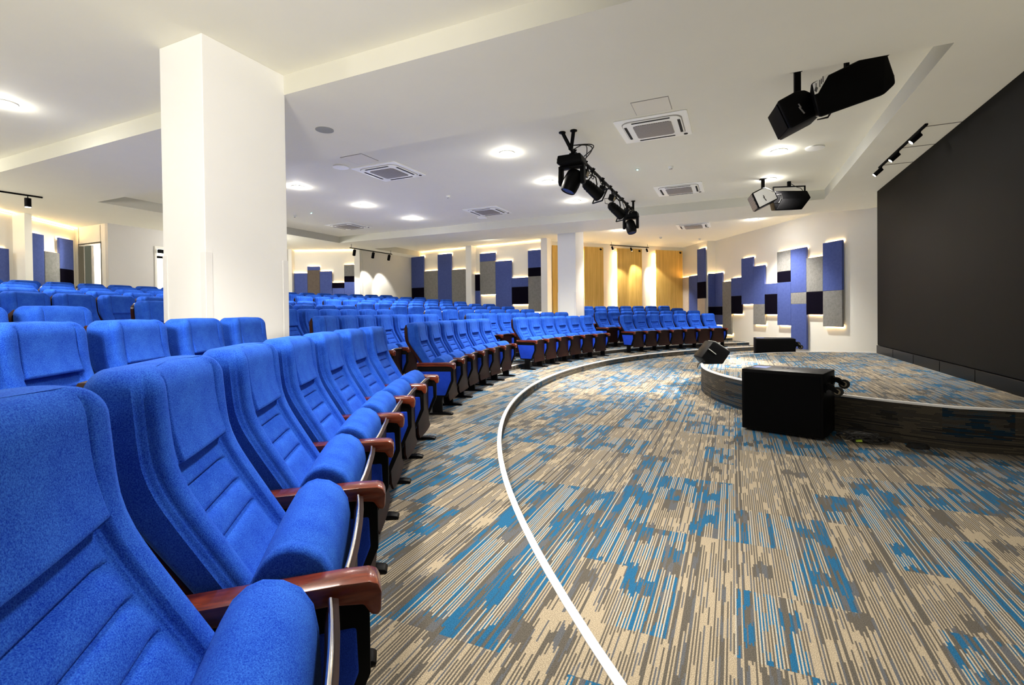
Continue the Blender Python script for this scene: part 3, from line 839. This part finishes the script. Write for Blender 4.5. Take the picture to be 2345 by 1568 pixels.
for x, y, z, lab in ((-5.68, 9.2, ZR, 'small white sensor with two dark eyes near the hall centre'), (-10.33, 9.21, ZR, 'small white sensor right beside the white column'), (-1.0, 9.14, ZR, 'small white sensor between the two right air conditioners'), (-2.31, 17.78, ZR, 'small sensor on the ceiling before the oak panels'), (-1.09, 18.8, ZR, 'small sensor on the ceiling before the pier')):
    r = disc('motion_sensor', x, y, z, [(.045, 0), (.045, -.02), (.03, -.045), (.0001, -.05)], M['acw'], lab, 'sensor', 'ceiling sensors')
    mb = MB()
    for dx in (-.014, .014): mb.lathe([(.010, -.042), (.010, -.052), (.001, -.053)], 10, Matrix.Translation((dx, -.012, 0)))
    mb.build('sensor_eyes', M['dark'], r)
for x, y, lab in ((-9.71, 9.16, 'tiny smoke alarm with a lit dot by the white column'), (-1.57, 9.04, 'tiny smoke alarm with green dot right of the light bar')):
    r = disc('smoke_alarm', x, y, ZR, [(.03, 0), (.03, -.006), (.0001, -.010)], M['gap'], lab, 'smoke alarm', 'tiny smoke alarms')
    mb = MB(); mb.lathe([(.012, -.008), (.012, -.018), (.0001, -.022)], 12); mb.build('indicator', M['green_led'], r)

# track lights
def track(name, p0, p1, z, spots, lab, aim=(0, 0, -1), r=.033, h=.14, lit=40., gap=.04, lens=True, boost=None):
    p0, p1 = Vector((*p0, z)), Vector((*p1, z)); root = empty(name, (p0 + p1) / 2, 0, lab, 'track light', 'black ceiling track lights')
    d = p1 - p0; ang = math.atan2(d.y, d.x); ln = d.length
    mb = MB(); mb.box((0, 0, -.014), (ln, .034, .026), .003, Matrix.Rotation(ang, 4, 'Z')); mb.build('track_rail', M['blackm'], root)
    top = (ZR if p0.y > 16 else ZS) - z
    if top > .01:
        for t in (.03, .97):
            q = d * (t - .5); mb = MB(); mb.cyl(q, q + Vector((0, 0, top)), .006, n=8); mb.build('drop_rod', M['blackm'], root)
    av = Vector(aim).normalized()
    for ti, t in enumerate(spots):
        q = d * (t - .5)
        mb = MB(); a = q + Vector((0, 0, -.028 - gap)); b = a + av * h
        mb.cyl(a, b, r, r, 20); s = mb.build('spot_head', M['blackm'], root, 40)
        mb = MB(); mb.cyl(q + Vector((0, 0, -.02)), a + av * .01, .008, .008, 8); mb.build('stem', M['blackm'], s)
        mb = MB(); mb.cyl(b - av * .004, b + av * .002, r * .86, r * .86, 18); mb.build('lens', M['spotlens'] if lens else M['glass'], s)
        if lit:
            l = bpy.data.lights.new('spot_lamp', 'SPOT'); l.energy = lit * (boost[ti] if boost else 1); l.spot_size = R(58); l.spot_blend = .5; l.color = (1, .95, .88); l.shadow_soft_size = .03
            if boost and boost[ti] > 5: l.spot_size = R(48); l.spot_blend = .7
            o = bpy.data.objects.new('spot_lamp', l); COL.objects.link(o); o.location = root.location + b + av * .02
            o.rotation_euler = av.to_track_quat('-Z', 'Y').to_euler()
    return root
tr = track('track_light', (2.27, 7.92), (2.24, 10.0), ZS, (.10, .52, .93), 'black track with three spots in front of the led screen', (-.70, .06, -.66), lit=60, boost=(.4, 12, .4))
for t in (.06, .5, .95):
    y = 7.92 + 2.08 * t
    mb = MB(); mb.cyl((0, y - 8.96, -.006), (.42, y - 8.96, -.006), .005, .005, 8); mb.build('stay_rod', M['gap'], tr)
track('track_light', (-11.73, 12.70), (-11.68, 14.85), 3.42, (.10, .53, .93), 'black track with three spots before the white alcove wall', (-.45, .30, -.85), r=.05, h=.20, lit=34, lens=False)
track('track_light', (-4.14, 18.0), (-2.98, 19.48), 3.64, (.04, .52, .94), 'black track with three spots before the oak panels', (.25, .35, -.9), lit=70, h=.13)
track('track_light', (-12.42, 3.86), (-12.31, 4.92), ZS, (.80,), 'black track with one spot over the far left seats', (0, 0, -1), r=.05, h=.17, lit=30)

# ---------------------------------------------------------------- speakers

def xz_prism(poly, depth, k=.82, bev=.02, c=(0, 0)):
    """cabinet: polygon in x-z at y=0 tapering towards y=depth"""
    bm = bmesh.new(); n = len(poly)
    A = [bm.verts.new((x, 0, z)) for x, z in poly]; B = [bm.verts.new((c[0] + (x - c[0]) * k, depth, c[1] + (z - c[1]) * k)) for x, z in poly]
    bm.faces.new(A); bm.faces.new(B[::-1])
    for i in range(n): bm.faces.new((A[i], B[i], B[(i + 1) % n], A[(i + 1) % n]))
    bmesh.ops.recalc_face_normals(bm, faces=bm.faces[:])
    bmesh.ops.bevel(bm, geom=bm.edges[:], offset=bev, segments=3, affect='EDGES', profile=.5)
    mb = MB(); mb.bm(bm); return mb
HEXA = [(-.235, .10), (-.05, .19), (.03, .19), (.185, .09), (.235, -.035), (-.11, -.205)]
def wedge_speaker(loc, lab, face, s=1.):
    root = empty('ceiling_loudspeaker', loc, 0, lab, 'loudspeaker', 'loudspeakers hung under the ceiling'); root.rotation_euler = (0, 0, R(10))
    xz_prism([(x * s, z * s) for x, z in HEXA], .44 * s, .95, .025).build('cabinet', M['black'], root, 35)
    mb = MB(); p = [(x * .88 * s, z * .88 * s) for x, z in HEXA]
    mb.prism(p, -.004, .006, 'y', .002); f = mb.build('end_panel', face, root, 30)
    mb = MB(); mb.box((.02 * s, -.008, -.02 * s), (.09 * s, .006, .014), .002, Matrix.Rotation(R(55), 4, 'Y')); mb.box((-.03 * s, -.008, -.01 * s), (.05 * s, .006, .012), .002, Matrix.Rotation(R(60), 4, 'Y')); mb.build('handle_slot', M['gap'] if face == M['black'] else M['dark'], f)
    # front grille on the lower left flank
    v = Vector((HEXA[5][0] - HEXA[0][0], HEXA[5][1] - HEXA[0][1])) * s; a = math.atan2(v.y, v.x)
    mb = MB(); mb.box((0, 0, 0), (v.length * .86, .36 * s, .010), .003, Matrix.Translation((HEXA[0][0] * s + v.x / 2 - .004, .22 * s, HEXA[0][1] * s + v.y / 2 - .002)) @ Matrix.Rotation(-a, 4, 'Y'))
    mb.build('front_grille', M['acgrille'] if face != M['black'] else M['blackm'], root)
    top = ZR - loc[2]
    mb = MB(); mb.box((-.01, .12, (top + .17 * s) / 2), (.06, .05, top - .17 * s), .004); mb.box((-.01, .12, top - .006), (.12, .10, .012)); mb.build('bracket', M['blackm'], root)
    for k in range(2):
        mb = MB(); mb.tube([(.20 * s, .04, .04 * s), (.27 * s + .02 * k, .04, .05 * s), (.29 * s + .02 * k, .05, -.03 * s), (.26 * s, .06, -.10 * s - .01 * k), (.16 * s, .06, -.12 * s)], .0055, 6); mb.build('cable', M['rubber'], root, 60)
    return root
wedge_speaker((.67, 5.95, 3.29), 'black wedge loudspeaker in the near pair under the ceiling', M['black'])
wedge_speaker((.58, 10.73, 3.36), 'loudspeaker with glare-whitened end panel in the far pair under the ceiling', M['label_glare_white'], 1.02)  # white end panel paints in lamp glare on the black cabinet
# larger boxes beside them
PB = [(-.385, .056), (-.305, -.30), (.305, -.11), (.41, -.01), (.40, .07), (.33, .30), (.10, .27)]
root = empty('ceiling_loudspeaker', (1.09, 5.86, 3.40), 0, 'largest black loudspeaker under the ceiling, with white corner sticker', 'loudspeaker', 'loudspeakers hung under the ceiling'); root.rotation_euler = (0, 0, R(16))
xz_prism(PB, .32, .72, .03, (.05, .12)).build('cabinet', M['black'], root, 35)
mb = MB(); mb.prism([(x * .93, z * .93) for x, z in PB[:3]] + [(.30, .27), (.09, .24)], -.004, .006, 'y', .002); mb.build('front_grille', M['blackm'], root, 30)
mb = MB(); mb.prism([(-.365, .042), (-.345, -.065), (-.315, -.055), (-.215, .125), (-.225, .135)], -.009, -.0035, 'y'); lb = mb.build('sticker', M['label_glare_white'], root)
mb = MB()
for k, (x, w) in enumerate(((-.335, .05), (-.30, .07), (-.285, .05), (-.27, .06))): mb.box((x, -.0095, .02 + .02 * k), (.008, .002, w))
mb.prism([(-.352, -.03), (-.33, -.045), (-.318, .0), (-.34, .01)], -.0105, -.0085, 'y'); mb.build('sticker_print', M['ink'], lb)
for x, z0 in ((.36, -.02), (.02, .22)):
    h = ZR - 3.40
    mb = MB(); mb.box((x, .14, (h + z0) / 2), (.035, .05, h - z0), .004); mb.box((x, .14, h - .005), (.12, .12, .01)); mb.build('bracket', M['blackm'], root)
PF = [(-.30, .19), (.30, .17), (.37, .03), (.20, -.20), (-.30, -.20), (-.36, .05)]
root = empty('ceiling_loudspeaker', (1.07, 11.2, 3.36), 0, 'black six-sided loudspeaker beside the glare-whitened one in the far pair', 'loudspeaker', 'loudspeakers hung under the ceiling'); root.rotation_euler = (0, 0, R(18))
xz_prism(PF, .36, .8, .012, (0, .1)).build('cabinet', M['black'], root, 35)
mb = MB(); mb.prism([(-.17, .02), (.35, .02), (.19, -.185), (-.28, -.185)], -.006, .004, 'y', .002); mb.build('front_grille', M['blackm'], root, 30)
mb = MB(); mb.box((.0, .10, .285), (.62, .035, .02), .004); mb.box((-.30, .10, .23), (.02, .035, .12), .003); mb.box((.30, .10, .23), (.02, .035, .12), .003); mb.box((0, .10, .34), (.06, .05, .10), .004); mb.build('bracket', M['blackm'], root)
mb = MB(); mb.tube([(.02, .06, .33), (.12, .05, .26), (.2, .06, .24), (.26, .09, .19)], .006, 6); mb.build('cable', M['rubber'], root, 60)

# ---------------------------------------------------------------- hanging light bar
BX, BZ = -2.12, 3.52
bar = empty('light_bar', (BX, 9.2, BZ), 0, 'long black pipe hung under the ceiling carrying the stage lights', 'lighting bar')
mb = MB(); mb.cyl((0, -2.45, 0), (0, 2.75, 0), .026, n=16); mb.build('pipe', M['black'], bar, 40)
for y, dx in ((-2.40, -.10), (-2.40, .07), (2.4, 0)):
    mb = MB(); mb.cyl((dx, y - .10 if y < 0 else y, ZR - BZ), (0, y, .0), .026, n=14); mb.lathe([(.05, 0), (.05, -.014), (.03, -.02)], 16, Matrix.Translation((dx, y - .10 if y < 0 else y, ZR - BZ))); mb.build('drop_pipe', M['black'], bar, 40)
for y in (-2.3, -1.7, -1.25, -.6, 0, .5, 1.1, 1.6, 2.1):
    mb = MB(); mb.box((0, y, 0), (.066, .045, .070), .008); mb.cyl((0, y, -.03), (.05, y, .02), .010, n=8); mb.build('clamp', M['black'], bar)
rnd = random.Random(3)
for k in range(7):
    y0 = -2.35 + .66 * k; ln = .50 if k else .62; sag = .16 + .05 * (k % 2)
    pts = [(.02 + .10 * math.sin(t / 8 * PI) * (1 if k in (0, 3) else .35), y0 + ln * t / 8, (.14 if k == 0 else 0) * math.sin(t / 8 * PI) - (0 if k == 0 else sag) * math.sin(t / 8 * PI) + .01) for t in range(9)]
    mb = MB(); mb.tube(pts, .007, 6); mb.build('power_cable', M['rubber'], bar, 60)
for k in range(2):
    pts = [(.03 + (.22 - .04 * k) * math.sin(t / 10 * PI), -2.38 + (.55 + .1 * k) * t / 10, .06 + .05 * math.sin(t / 10 * PI)) for t in range(11)]
    mb = MB(); mb.tube(pts, .008, 6); mb.build('power_cable', M['rubber'], bar, 60)

def moving_head(y, lab, s=1., tilt=20):
    r = empty('moving_head_light', (BX - .03, y, BZ - .03), 0, lab, 'stage light', 'moving head lights on the light bar'); r.scale = (s, s, s)
    mb = MB(); mb.prism([(-.19, -.15), (-.17, -.04), (.17, -.04), (.19, -.15), (.14, -.17), (-.14, -.17)], -.15, .15, 'y', .014, seg=3); mb.box((0, 0, -.02), (.05, .10, .05), .006); mb.build('base_box', M['black'], r, 40)
    mb = MB(); mb.box((-.194, 0, -.09), (.008, .2, .05), .002); mb.build('display', M['glass'], r)
    mb = MB()
    for sx in (-1, 1): mb.prism([(-.05, -.17), (.05, -.17), (.065, -.40), (.03, -.45), (-.03, -.45), (-.065, -.40)], sx * .165 - .03, sx * .165 + .03, 'x', .012, seg=3)
    mb.box((0, 0, -.19), (.36, .12, .05), .015); mb.build('yoke', M['black'], r, 40)
    T = Matrix.Translation((0, 0, -.40)) @ Matrix.Rotation(R(tilt), 4, 'Y') @ Matrix.Rotation(R(-12), 4, 'X')
    mb = MB(); mb.lathe([(.0001, .17), (.085, .165), (.115, .12), (.128, .02), (.128, -.05), (.118, -.13), (.105, -.165), (.098, -.165), (.096, -.15), (.0001, -.15)], 24, T); h = mb.build('head', M['black'], r, 40)
    mb = MB(); mb.lathe([(.0001, -.149), (.094, -.149), (.094, -.156), (.0001, -.162)], 24, T); mb.build('lens', M['glass'], h, 40)
moving_head(6.92, 'large black moving head light at the near end of the light bar')
moving_head(11.45, 'smaller moving head light at the far end of the light bar', .92, -14)
def par_can(y, lab, s=1., aim=(.42, .62, -.42)):
    r = empty('par_can_light', (BX - .02, y, BZ), 0, lab, 'stage light', 'par can lights on the light bar'); r.scale = (s, s, s)
    av = Vector(aim).normalized(); q = av.to_track_quat('-Z', 'Y').to_matrix().to_4x4(); T = Matrix.Translation((0, 0, -.30)) @ q
    prof = [(.0001, .20), (.05, .195), (.078, .165), (.082, .12), (.088, .118), (.088, .105), (.084, .10), (.088, .06), (.094, .056), (.094, .04), (.092, .03), (.102, -.16), (.108, -.16), (.108, -.18), (.100, -.18), (.098, -.165), (.0001, -.15)]
    mb = MB(); mb.lathe(prof, 26, T); b = mb.build('body', M['black'], r, 35)
    mb = MB(); mb.lathe([(.0001, -.152), (.096, -.168), (.096, -.172), (.0001, -.158)], 24, T); mb.build('lens', M['glass'], b, 40)
    mb = MB(); o = .122
    for cx, cy2, dx, dy in ((0, o, 2 * o, .012), (0, -o, 2 * o, .012), (o, 0, .012, 2 * o), (-o, 0, .012, 2 * o)): mb.box((cx, cy2, -.192), (dx, dy, .022), .002, T)
    mb.build('colour_frame', M['black'], r)
    mb = MB(); side = q.to_3x3() @ Vector((1, 0, 0))
    up0 = Vector((0, 0, 0)); cc = Vector((0, 0, -.30))
    mb.tube([cc + side * .105, cc + side * .118 + Vector((0, 0, .06)), Vector((0, 0, -.12)) + side * .09, Vector((0, 0, -.07)), Vector((0, 0, -.12)) - side * .09, cc - side * .118 + Vector((0, 0, .06)), cc - side * .105], .011, 6)
    mb.cyl((0, 0, -.08), (0, 0, 0), .014, n=10); mb.build('yoke', M['black'], r, 60)
    mb = MB(); bk = T @ Vector((0, 0, .19)); mb.tube([bk, bk + Vector((-.08, -.05, .02)), bk + Vector((-.10, -.02, .12)), Vector((-.03, .02, -.06)), Vector((0, .05, 0))], .0065, 6); mb.build('cable', M['rubber'], r, 60)
par_can(8.02, 'black par can light hanging in the middle of the light bar')
par_can(9.85, 'black par can light nearer the far end of the light bar', 1.02)
def clip_light(y, lab, lit):
    r = empty('flood_light', (BX + .04, y, BZ - .02), 0, lab, 'stage light', 'small flood lights on the light bar')
    mb = MB(); mb.box((.02, 0, -.15), (.10, .15, .11), .012, Matrix.Rotation(R(20), 4, 'Y')); b = mb.build('housing', M['black'], r)
    mb = MB(); mb.box((.072, .0, -.158), (.008, .11, .075), .002, Matrix.Rotation(R(20), 4, 'Y')); mb.build('front_glass', M['hub'] if lit else M['glass'], b)
    mb = MB(); mb.box((-.01, .078, -.08), (.03, .008, .16), .002); mb.box((-.01, -.078, -.08), (.03, .008, .16), .002); mb.box((-.01, 0, -.01), (.03, .16, .012), .002); mb.build('yoke', M['black'], r)
for y, l, t in ((7.48, 'small black flood light with amber glass beside the near moving head', True), (8.62, 'small black flood light behind the middle par can', False), (9.36, 'small black flood light with amber glass between the two par cans', True), (10.75, 'small black flood light beside the far moving head', False)):
    clip_light(y, l, t)

# ---------------------------------------------------------------- floor speakers
def caster(r, w, y, z):
    mb = MB(); mb.box((w + .006, y, z), (.012, .09, .09), .003); mb.prism([(w + .01, z + .035), (w + .05, z + .03), (w + .115, z - .02), (w + .105, z - .05), (w + .03, z - .01), (w + .01, z - .03)], y - .032, y - .022, 'y'); mb.prism([(w + .01, z + .035), (w + .05, z + .03), (w + .115, z - .02), (w + .105, z - .05), (w + .03, z - .01), (w + .01, z - .03)], y + .022, y + .032, 'y')
    f = mb.build('caster', M['black'], r)
    mb = MB(); mb.cyl((w + .10, y - .018, z - .03), (w + .10, y + .018, z - .03), .048, n=22); wh = mb.build('wheel', M['rubber'], f, 40)
    mb = MB(); mb.cyl((w + .10, y - .021, z - .03), (w + .10, y + .021, z - .03), .028, n=18); mb.build('wheel_hub', M['hub'], f, 40)
def subwoofer(loc, rz, w, d, h, lab, cs):
    r = empty('subwoofer', loc, rz, lab, 'loudspeaker', 'black subwoofers beside the stage')
    mb = MB(); mb.box((w / 2, d / 2, h / 2 + .012), (w, d, h - .012), .010, seg=2); mb.build('cabinet', M['black'], r, 30)
    mb = MB(); mb.box((w / 2, -.002, h / 2 + .01), (w - .05, .010, h - .07), .004); mb.build('front_grille', M['blackm'], r)
    mb = MB(); mb.box((.12, d * .55, h + .0065), (.15, .20, .002)); lb = mb.build('top_label', M['bluelabel'], r)
    mb = MB()
    for k in range(3): mb.box((.33 + .05 * k, d * .6, h + .007), (.02, .03 + .02 * (k % 2), .002))
    mb.build('raised_logo', M['blackm'], r)
    for x, y in ((.07, .07), (w - .09, .07), (w - .09, d - .07)):
        mb = MB(); mb.box((x, y, h + .007), (.08, .022, .004), .002); mb.build('rubber_foot', M['rubber'], r)
    for x, y, in ((.06, .06), (w - .06, .06), (.06, d - .06), (w - .06, d - .06)):
        mb = MB(); mb.cyl((x, y, 0), (x, y, .014), .03, n=12); mb.build('rubber_foot', M['rubber'], r)
    for y, z in ((.10, h - .14), (d - .09, h - .10)):
        caster(r, w, y, z)
    return r
subwoofer((.08, 5.88, ZLOW), math.atan2(5.61 - 5.88, .83 - .08), .77, .50, .66, 'black subwoofer on the floor against the near side of the stage', 0)
subwoofer((.43, 11.80, ZLOW), R(1.5), .77, .55, .67, 'black subwoofer on the floor beyond the stage by the right wall', 0)
# monitor wedge on the tip of the stage
r = empty('stage_monitor', (-.40, 8.78, ZST + .002), yaw + R(2), 'black tilted monitor speaker sitting on the tip of the stage', 'loudspeaker')
PM = [(0, 0), (.27, 0), (.40, .19), (.375, .215), (.14, .375), (.10, .365), (-.10, .11)]
bm = MB(); bm.prism(PM, 0, .34, 'y', .014, seg=3); bm.build('cabinet', M['black'], r, 35)
mb = MB(); v = Vector((.375 - .14, .215 - .375)); a = math.atan2(v.y, v.x)
TT = Matrix.Translation((.2575 + .004, .17, .295 + .006)) @ Matrix.Rotation(-a, 4, 'Y')
mb.box((0, 0, 0), (v.length * .92, .30, .008), .003, TT); mb.build('front_grille', M['spkgrey'], r)
mb = MB(); mb.box((.09, -.006, .20), (.16, .012, .012), .004, Matrix.Translation((.10, 0, .21)) @ Matrix.Rotation(-a + .05, 4, 'Y') @ Matrix.Translation((-.10, 0, -.21))); mb.build('carry_handle', M['spkgrey'], r)
mb = MB(); mb.tube([(-.03, .1, .05), (-.07, .1, .02), (-.12, .08, .0), (-.15, .05, -.06)], .008, 8); mb.build('cable', M['rubber'], r, 60)
# heap of cables beside the near subwoofer
r = empty('cable_bundle', (1.20, 5.70, ZLOW), 0, 'tangled heap of black cables on the floor beside the near subwoofer', 'cables')
rn = random.Random(11)
for k in range(6):
    cx, cy2, R0 = rn.uniform(-.12, .16), rn.uniform(-.02, .10), rn.uniform(.07, .12); ax = rn.uniform(.5, 1.1); ph = rn.uniform(0, 6)
    pts = [(cx + R0 * 1.25 * math.cos(t / 26 * 4 * PI + ph), cy2 + R0 * ax * .55 * math.sin(t / 26 * 4 * PI + ph), .012 + .055 * (.5 + .5 * math.sin(t * .8 + k)) + .006 * k) for t in range(27)]
    mb = MB(); mb.tube(pts, .0085, 6); mb.build('cable', M['rubber'], r, 60)
mb = MB(); mb.cyl((-.12, -.02, .025), (-.07, -.03, .03), .014, n=10); mb.build('yellow_plug', M['yellow'], r)
mb = MB(); mb.cyl((-.10, .0, .07), (-.06, -.01, .075), .013, n=10); mb.build('grey_plug', M['alu'], r)
r = empty('cable_coil', (1.56, 5.68, ZLOW), 0, 'small coil of black cable on the floor below the stage front', 'cables')
for k in range(3):
    pts = [(.085 * math.cos(t / 12 * 2 * PI) * (1 - .12 * k), .05 * math.sin(t / 12 * 2 * PI) * (1 - .1 * k), .010 + .014 * k) for t in range(13)]
    mb = MB(); mb.tube(pts, .008, 6); mb.build('cable', M['rubber'], r, 60)

# added shadowless sun shining upward to brighten the ceilings
sun = bpy.data.lights.new('added_ceiling_fill', 'SUN'); sun.energy = .42; sun.color = (1, .89, .74); sun.use_shadow = False; sun.angle = R(60)
so = bpy.data.objects.new('added_ceiling_fill', sun); so.rotation_euler = (PI, 0, 0); COL.objects.link(so)
# ---------------------------------------------------------------- world + render look
w = bpy.data.worlds.new('world'); sc.world = w; w.use_nodes = True
w.node_tree.nodes['Background'].inputs[0].default_value = (.9, .93, 1, 1); w.node_tree.nodes['Background'].inputs[1].default_value = .05
sc.view_settings.view_transform = 'Standard'; sc.view_settings.look = 'None'
sc.view_settings.exposure = 1.72; sc.view_settings.gamma = .86
cy = sc.cycles
cy.max_bounces = 8; cy.diffuse_bounces = 5; cy.glossy_bounces = 3; cy.transmission_bounces = 2
cy.sample_clamp_indirect = 4; cy.use_denoising = True; cy.caustics_reflective = False; cy.caustics_refractive = False
